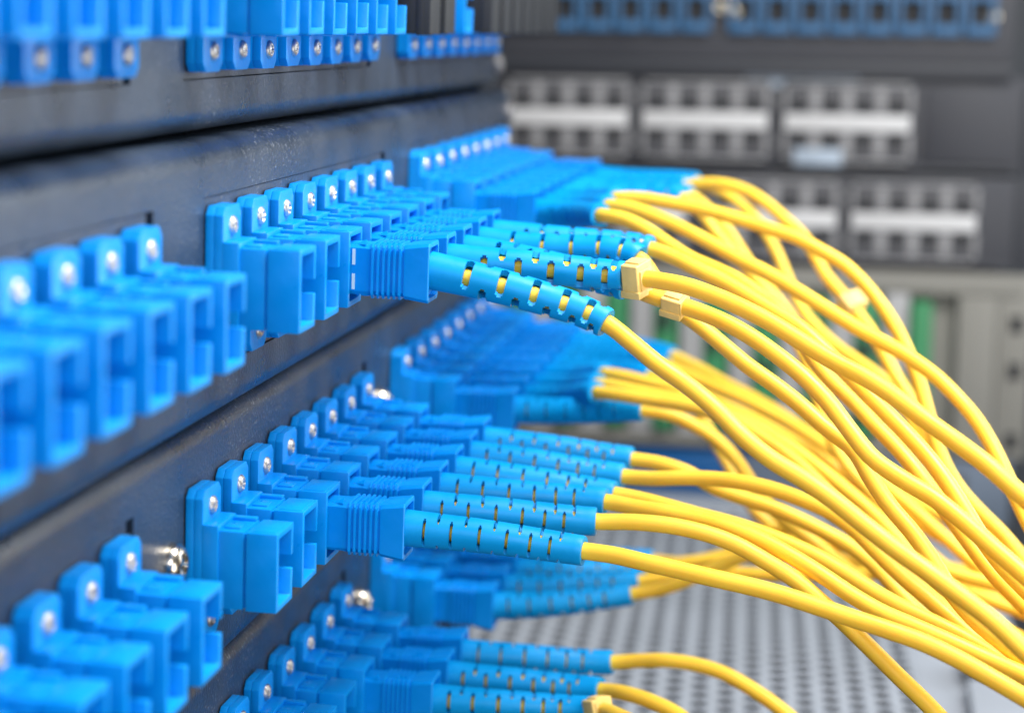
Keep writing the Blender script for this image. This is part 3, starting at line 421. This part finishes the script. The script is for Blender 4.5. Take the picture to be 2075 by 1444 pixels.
def boot_bm(Q, L, pat, width, rot, Lb, r0, r1):
    bm = bmesh.new(); M = 48
    slots = []   # (s0, s1, parity)
    for s, par in pat: slots.append((s-width/2, s+width/2, par))
    bp = {-.9, 0.0, Lb}
    s = 0
    while s < Lb: bp.add(round(s, 3)); s += 1.1
    clean = sorted(b for b in bp if not any(a-.25 < b < e+.25 for a, e, _ in slots))
    for a, e, _ in slots: clean += [a, a+(e-a)*.22, e-(e-a)*.22, e]
    clean = sorted(clean)
    def rad(s):
        t = max(0, min(1, s/Lb)); r = r0+(r1-r0)*t
        if s > Lb-.01: r -= .12
        return r
    O, I = [], []
    for s in clean:
        p = at(Q, L, s); T = (at(Q, L, s+.4)-at(Q, L, s-.4)).normalized()
        S = T.cross(Vector((0, 0, 1))).normalized(); N = S.cross(T)
        ro = rad(s); ri = max(1.6, ro-1.0)
        O.append([bm.verts.new(p+S*(ro*math.cos(2*math.pi*k/M))+N*(ro*math.sin(2*math.pi*k/M))) for k in range(M)])
        I.append([bm.verts.new(p+S*(ri*math.cos(2*math.pi*k/M))+N*(ri*math.sin(2*math.pi*k/M))) for k in range(M)])
    n = len(clean)
    solid = [[True]*M for _ in range(n-1)]
    for i in range(n-1):
        mid = (clean[i]+clean[i+1])/2
        for a, e, par in slots:
            if a < mid < e:
                inner = a+(e-a)*.22 < mid < e-(e-a)*.22
                hw = math.radians(55 if par == 0 else 50) - (0 if inner else 2*math.pi/M)
                for k in range(M):
                    an = 2*math.pi*(k+.5)/M - rot - (math.pi/2 if par else 0)
                    an = (an+math.pi/2) % math.pi - math.pi/2
                    if abs(an) < hw: solid[i][k] = False
    for i in range(n-1):
        for k in range(M):
            if not solid[i][k]: continue
            j = (k+1) % M
            bm.faces.new((O[i][k], O[i][j], O[i+1][j], O[i+1][k])); bm.faces.new((I[i][j], I[i][k], I[i+1][k], I[i+1][j]))
            if i == 0 or not solid[i-1][k]: bm.faces.new((O[i][j], O[i][k], I[i][k], I[i][j]))
            if i == n-2 or not solid[i+1][k]: bm.faces.new((O[i+1][k], O[i+1][j], I[i+1][j], I[i+1][k]))
            if not solid[i][k-1]: bm.faces.new((O[i][k], O[i+1][k], I[i+1][k], I[i][k]))
            if not solid[i][j]: bm.faces.new((O[i+1][j], O[i][j], I[i][j], I[i+1][j]))
    bmesh.ops.delete(bm, geom=[v for v in bm.verts if not v.link_faces], context='VERTS')
    return bm
PAT1 = [(6, 0), (9, 1), (11.8, 0), (14.6, 1), (17.3, 0), (19.9, 1), (22.4, 0), (24.6, 1), (26.7, 0), (28.3, 1)]
PAT2 = [(2.9, 0), (5.2, 1), (7.5, 0), (9.9, 1), (12.3, 0), (14.7, 1), (16.9, 0), (18.9, 1), (20.8, 0), (22.6, 1), (24.3, 0), (26.0, 1)]
ORD = ['first', 'second', 'third', 'fourth', 'fifth', 'sixth', 'seventh', 'eighth']
for key, (row, g, k, P) in CORDS.items():
    base = Vector((ROWX[row], GSTART[g]+k*PITCH_Y+ROWY[row], ROWZ[row]))
    t = thing('fibre_patch_cord', LAB[key], 'patch cord', base, 'yellow fibre cords with blue plugs')
    obj('plug', PLUG, t, (0, 0, 0), (0, 0, 0))
    Q = catmull([Vector(p)-base for p in P], 8); L = arclen(Q)
    rot = ROT.get(key, random.uniform(-.5, .5)); wd = WID.get(key, .56 if row > 1 else .85)
    Lb = 30.0 if row < 3 else 30.5
    me = mesh('strain_relief_boot', boot_bm(Q, L, PAT1 if row == 1 else PAT2, wd, rot, Lb, 3.15, 2.55), BOOT, 40)
    obj('strain_relief_boot', me, t)
    # jacket
    bm = bmesh.new(); pts = []; s = 1.0
    while s < L[-1]: pts.append(at(Q, L, s)); s += 2.0
    pts.append(Q[-1]); tube(bm, pts, 1.48, 24)
    obj('cable_jacket', mesh('cable_jacket', bm, YEL, 60), t)
    if key in TAGS:
        s, along, hy, hz, ang = TAGS[key]
        p = at(Q, L, s); T = (at(Q, L, s+.5)-at(Q, L, s-.5)).normalized()
        S = T.cross(Vector((0, 0, 1))).normalized(); N = S.cross(T)
        bm = bmesh.new(); box(bm, -along/2, along/2, -hy, hy, -hz, hz, .35, 3)
        box(bm, -along/2+.25, along/2-.25, -hy*.5, hy*.5, hz-.2, hz+.3, .12)
        box(bm, -along/2-.2, along/2+.2, -hy-.25, hy*.2, -hz-.25, -hz+1.0, .15)
        box(bm, along/2-.05, along/2+.35, -1.7, 1.7, -1.7, 1.7, .1)
        me = mesh('cable_tag', bm, TAGM, 30)
        o = obj('cable_tag', me, t)
        mt = Matrix((T, -S, N)).transposed() @ Matrix.Rotation(ang, 3, 'X')
        mt = mt.to_4x4(); mt.translation = p*MM; o.matrix_local = mt
    if key == 'c1':
        bm = bmesh.new()
        for z0, z1 in ((-3.3, -.7), (.8, 3.4)): box(bm, 15.1, 15.6, -3.33, -3.2, z0, z1)
        obj('key_mark', mesh('key_mark', bm, WHITE), t)

# ---------------------------------------------------------------- rack post of the near rack
t = thing('rack_post', 'black upright rack post behind the far end of the stacked patch panels', 'rack post', (0, 276, -150))
bm = bmesh.new(); box(bm, -34, -9, -6, 9, -62, 210, .5)
obj('upright', mesh('upright', bm, SWD, 30), t)

# ---------------------------------------------------------------- equipment across, in the rear rack (local x about 50, plane y=560)
TILT = (0, math.radians(-1.3), 0)
def bgthing(name, label, cat, z, x=50, y=560, group=None): return thing(name, label, cat, (x, y, z), group, TILT)
def part(name, fn, m, parent, smooth=35):
    bm = bmesh.new(); fn(bm); return obj(name, mesh(name, bm, m, smooth), parent)
def BX(*a, **k): return lambda bm: box(bm, *a, **k)
# 1 top patch panel with a row of blue jacks
t = bgthing('copper_patch_panel', 'blurred dark patch panel with a row of blue jacks at the top edge', 'patch panel', 2)
part('faceplate', BX(-130, 106, 0, 60, -19, 24, r=.6), SWM, t)
part('lower_lip', BX(-130, 106, -4, 3, -24.5, -19.4, r=.8), SWD, t)
def jack(bm):
    prism = [(-5.9, -8.2), (-5.9, 7.5), (5.9, 7.5), (5.9, -8.2)]
    frame = bmesh
    # blue frame around a dark opening
    for a in ((-5.9, -4.0, -8.6, 7.6), (4.0, 5.9, -8.6, 7.6), (-4.0, 4.0, -8.6, -4.6), (-4.0, 4.0, 5.2, 7.6)):
        box(bm, a[0], a[1], -3.5, .5, a[2], a[3], .2)
bm = bmesh.new(); jack(bm); JM = mesh('jack', bm, NAVY, 35)
bm = bmesh.new(); box(bm, -3.95, 3.95, -.4, .3, -4.55, 5.15); JH = mesh('jack_opening', bm, DARK)
xs = [-26.8+i*13.6 for i in range(-4, 5)] + [47.0+i*13.6 for i in range(9)]
for x in xs:
    if x-50+6 > 104 or 36 < x < 46: continue
    j = obj('jack', JM, t, (x-50, 0, 1)); obj('jack_opening', JH, j, (0, 0, 0))
for x, z in ((36.5, 2.5), (41.5, 0.5), (146, 0)):
    obj('mounting_screw', PAN, t, (x-50+1, -.2, z), (0, 0, -math.pi/2))
# 2, 3 network switches
def port_block(t, x0, x1, n=4):
    w = (x1-x0)/n
    b = part('port_block', BX(x0, x1, -3, 0.5, -17, 17, r=.5), SWM, t)
    for z in (-15.6, 15.6): part('block_rim', BX(x0+1.5, x1-1.5, -3.6, -2.9, z-.6, z+.6, r=.25), CAGE, b)
    part('light_strip', BX(x0+.8, x1-.8, -4.2, -2.9, -3.4, 3.4, r=.5), STRIPM, b)
    for i in range(n):
        cx = x0+w*(i+.5)
        for s in (1, -1):
            z0, z1 = sorted((s*4.4, s*13.2))
            part('port', BX(cx-3.6, cx+3.6, -3.35, -2.8, z0, z1, r=.15), PORTG, b)
            z0, z1 = sorted((s*4.2, s*14.2))
            if i < n: part('port_divider', BX(cx+w/2-2.2, cx+w/2+(2.2 if i < n-1 else 0), -3.9, -3.0, z0, z1, r=.4), CAGE, b)
            if i == 0: part('port_divider', BX(x0, x0+2.0, -3.9, -3.0, z0, z1, r=.4), CAGE, b)
            z0, z1 = sorted((s*4.6, s*10.0))
            part('port_opening', BX(cx-2.6, cx+2.6, -3.6, -3.3, z0, z1), DARK, b)
for z, blocks, lab, half in ((-41.6, ((-49.5, 2.2), (6.8, 60), (65.3, 118)), 'upper blurred grey network switch with three silver port blocks', 19.4),
                             (-81.4, ((-25, 28), (37.2, 90.5), (95, 147)), 'lower blurred grey network switch with its silver port block furthest to the right', 18.9)):
    t = bgthing('network_switch', lab, 'network switch', z, group='network switches in the rear rack')
    part('case', BX(-130, 112, 0, 80, -half, half, r=.8), SWM, t)
    part('lower_edge', BX(-130, 112, -1.2, .2, -half+.3, -half+2.6, r=.3), SWD, t)
    part('rack_ear', BX(112.3, 122, 0, 3, -half, half, r=.4), SWD, t)
    for x0, x1 in blocks: port_block(t, x0-50, x1-50)
    if z > -60:
        part('pale_patch', BX(-1, 46, -.5, .1, 14.2, 18.4, r=.1), PALE, t)  # thin pale slabs added for two pale blobs on the switch
        part('pale_patch', BX(20.5, 40, -4.0, -3.4, -17.5, -10.8, r=.1), PALE, t)
        part('blank_panel', BX(73, 108, -1.4, .1, -15.8, 15.2, r=.6), SWM, t)
# 4 beige chassis with green and white cards
t = bgthing('card_chassis', 'blurred beige equipment chassis with upright green and white cards', 'chassis', -140.5)
part('case', BX(-100, 108, 6, 90, -38.5, 38.5, r=.8), BEIGE, t)
part('upper_rail', BX(-100, 118, -2, 6.2, 29.5, 38.5, r=.8), BEIGE, t)
part('lower_rail', BX(-100, 90, -2, 6.2, -38.6, -33.5, r=.8), BEIGE, t)
part('blank_panel', BX(92, 108, -2.5, 6.1, -38.5, 29.2, r=.8), BEIGE, t)
er = part('rack_ear', BX(108.4, 122, -1, 4, -38.5, 38.5, r=.6), BEIGE, t)
for zz in (18, -1.5, -31): part('mounting_hole', BX(113.5, 118.5, -1.6, -.9, zz-3.4, zz+3.4, r=.8), DARK, er)
for i, u in enumerate((-52, -30, -8.5, 12.5, 33.5, 54.5, 75.5, 96, 118)):
    x = u-50+4.5
    if x > 88: continue
    c = part('circuit_card', BX(x-10, x-.4, -3, 6.1, -33.2, 29.2, r=.6), CARD, t)
    h = part('green_handle', BX(x+.2, x+9.2, -6-(i % 2), 6.1, -31.5, 26.5, r=2.2, seg=3), GREEN, c)
    part('handle_recess', BX(x+2.4, x+7.2, -6.6-(i % 2), -5.7-(i % 2), 11-(i % 3)*9, 19-(i % 3)*9, r=.3), DARK, c)
    part('handle_recess', BX(x+2.4, x+7.2, -6.6-(i % 2), -5.7-(i % 2), -26, -18, r=.3), DARK, c)
# 5 blue box and slate unit under it
t = bgthing('blue_case', 'dark blue equipment case under the beige chassis, half hidden by cords', 'case', -190)
part('case', BX(-60, 8, -4, 60, -9.2, 8.2, r=1.0), DBLUE, t)
part('lower_ledge', BX(-60, 8, -9, 58, -12.6, -9.4, r=.6), SLATE, t)
t = bgthing('slate_unit', 'slate grey unit beside the blue case, behind the right hand bundle of cords', 'equipment unit', -193)
part('case', BX(8.6, 118, 0, 70, -16, 13, r=1.0), SLATE, t)
part('recess', BX(34, 60, -.6, .2, -10, 4, r=.4), SWD, t)
part('recess', BX(70, 100, -.6, .2, -9, 6, r=.4), SWD, t)
# 6 perforated shelf
t = thing('perforated_shelf', 'grey perforated metal shelf in rows of holes, below the hanging cords', 'shelf', (40, 400, -205), None, (0, 0, math.radians(3)))
def perf(bm):
    NX, NY, px, py = 24, 35, 8.0, 8.2; X0, Y0 = -110, -140
    rim = lambda x0, x1, y0, y1, z: bm.faces.new([bm.verts.new((x, y, z)) for x, y in ((x0, y0), (x1, y0), (x1, y1), (x0, y1))])
    for i in range(NX):
        for j in range(NY):
            x, y = X0+i*px, Y0+j*py+(py/2 if i % 2 else 0)
            o = [(x, y), (x+px, y), (x+px, y+py), (x, y+py)]
            cx, cy, hx, hy = x+px/2, y+py/2, 2.75, 3.0
            n = [(cx-hx, cy-hy*.5), (cx-hx*.5, cy-hy), (cx+hx*.5, cy-hy), (cx+hx, cy-hy*.5), (cx+hx, cy+hy*.5), (cx+hx*.5, cy+hy), (cx-hx*.5, cy+hy), (cx-hx, cy+hy*.5)]
            O = [bm.verts.new((a, b, 0)) for a, b in o]; I = [bm.verts.new((a, b, 0)) for a, b in n]; D = [bm.verts.new((a, b, -.5)) for a, b in n]
            for f in ((O[0], O[1], I[2], I[1]), (O[1], I[3], I[2]), (O[1], O[2], I[4], I[3]), (O[2], I[5], I[4]), (O[2], O[3], I[6], I[5]), (O[3], I[7], I[6]), (O[3], O[0], I[0], I[7]), (O[0], I[1], I[0])):
                bm.faces.new(f)
            for q in range(8): bm.faces.new((I[q], I[(q+1) % 8], D[(q+1) % 8], D[q]))
bm = bmesh.new(); perf(bm)
po = obj('perforated_plate', mesh('perforated_plate', bm, PERF), t)
part('plain_border', BX(82.1, 120, -145, 146, -1.6, 0, r=.3), PERF, t)
part('rear_border', BX(-110, 82, 148.6, 156, -1.6, 4, r=.3), PERF, t)
part('base', BX(-110, 120, -145, 146, -16, -12), SWM, t)
t = thing('junction_box', 'small black box on the shelf edge at the lower right', 'box', (147, 345, -203))
part('box_body', BX(-6, 12, -12, 9, -1, 6, r=.8), SWD, t); part('box_lid', BX(-6.6, 12.6, -12.6, 9.6, 6.2, 7.6, r=.5), SWD, t)
t = thing('pale_unit', 'pale grey blue equipment block in the bottom right corner', 'equipment unit', (160, 300, -206))
part('case', BX(-20, 40, -40, 28, -20, 7, r=1), PERF, t); part('front_lip', BX(-21, 41, -42, -40.2, -18, 9, r=.5), CARD, t)
# ---------------------------------------------------------------- setting: cabinet back wall and floor
def struct(name, fn, m):
    bm = bmesh.new(); fn(bm); o = obj(name, mesh(name, bm, m)); o['kind'] = 'structure'; return o
struct('wall', BX(-900, 1200, 720, 730, -500, 700), BACK)
struct('floor', BX(-900, 1200, -900, 720, -510, -500), BACK)
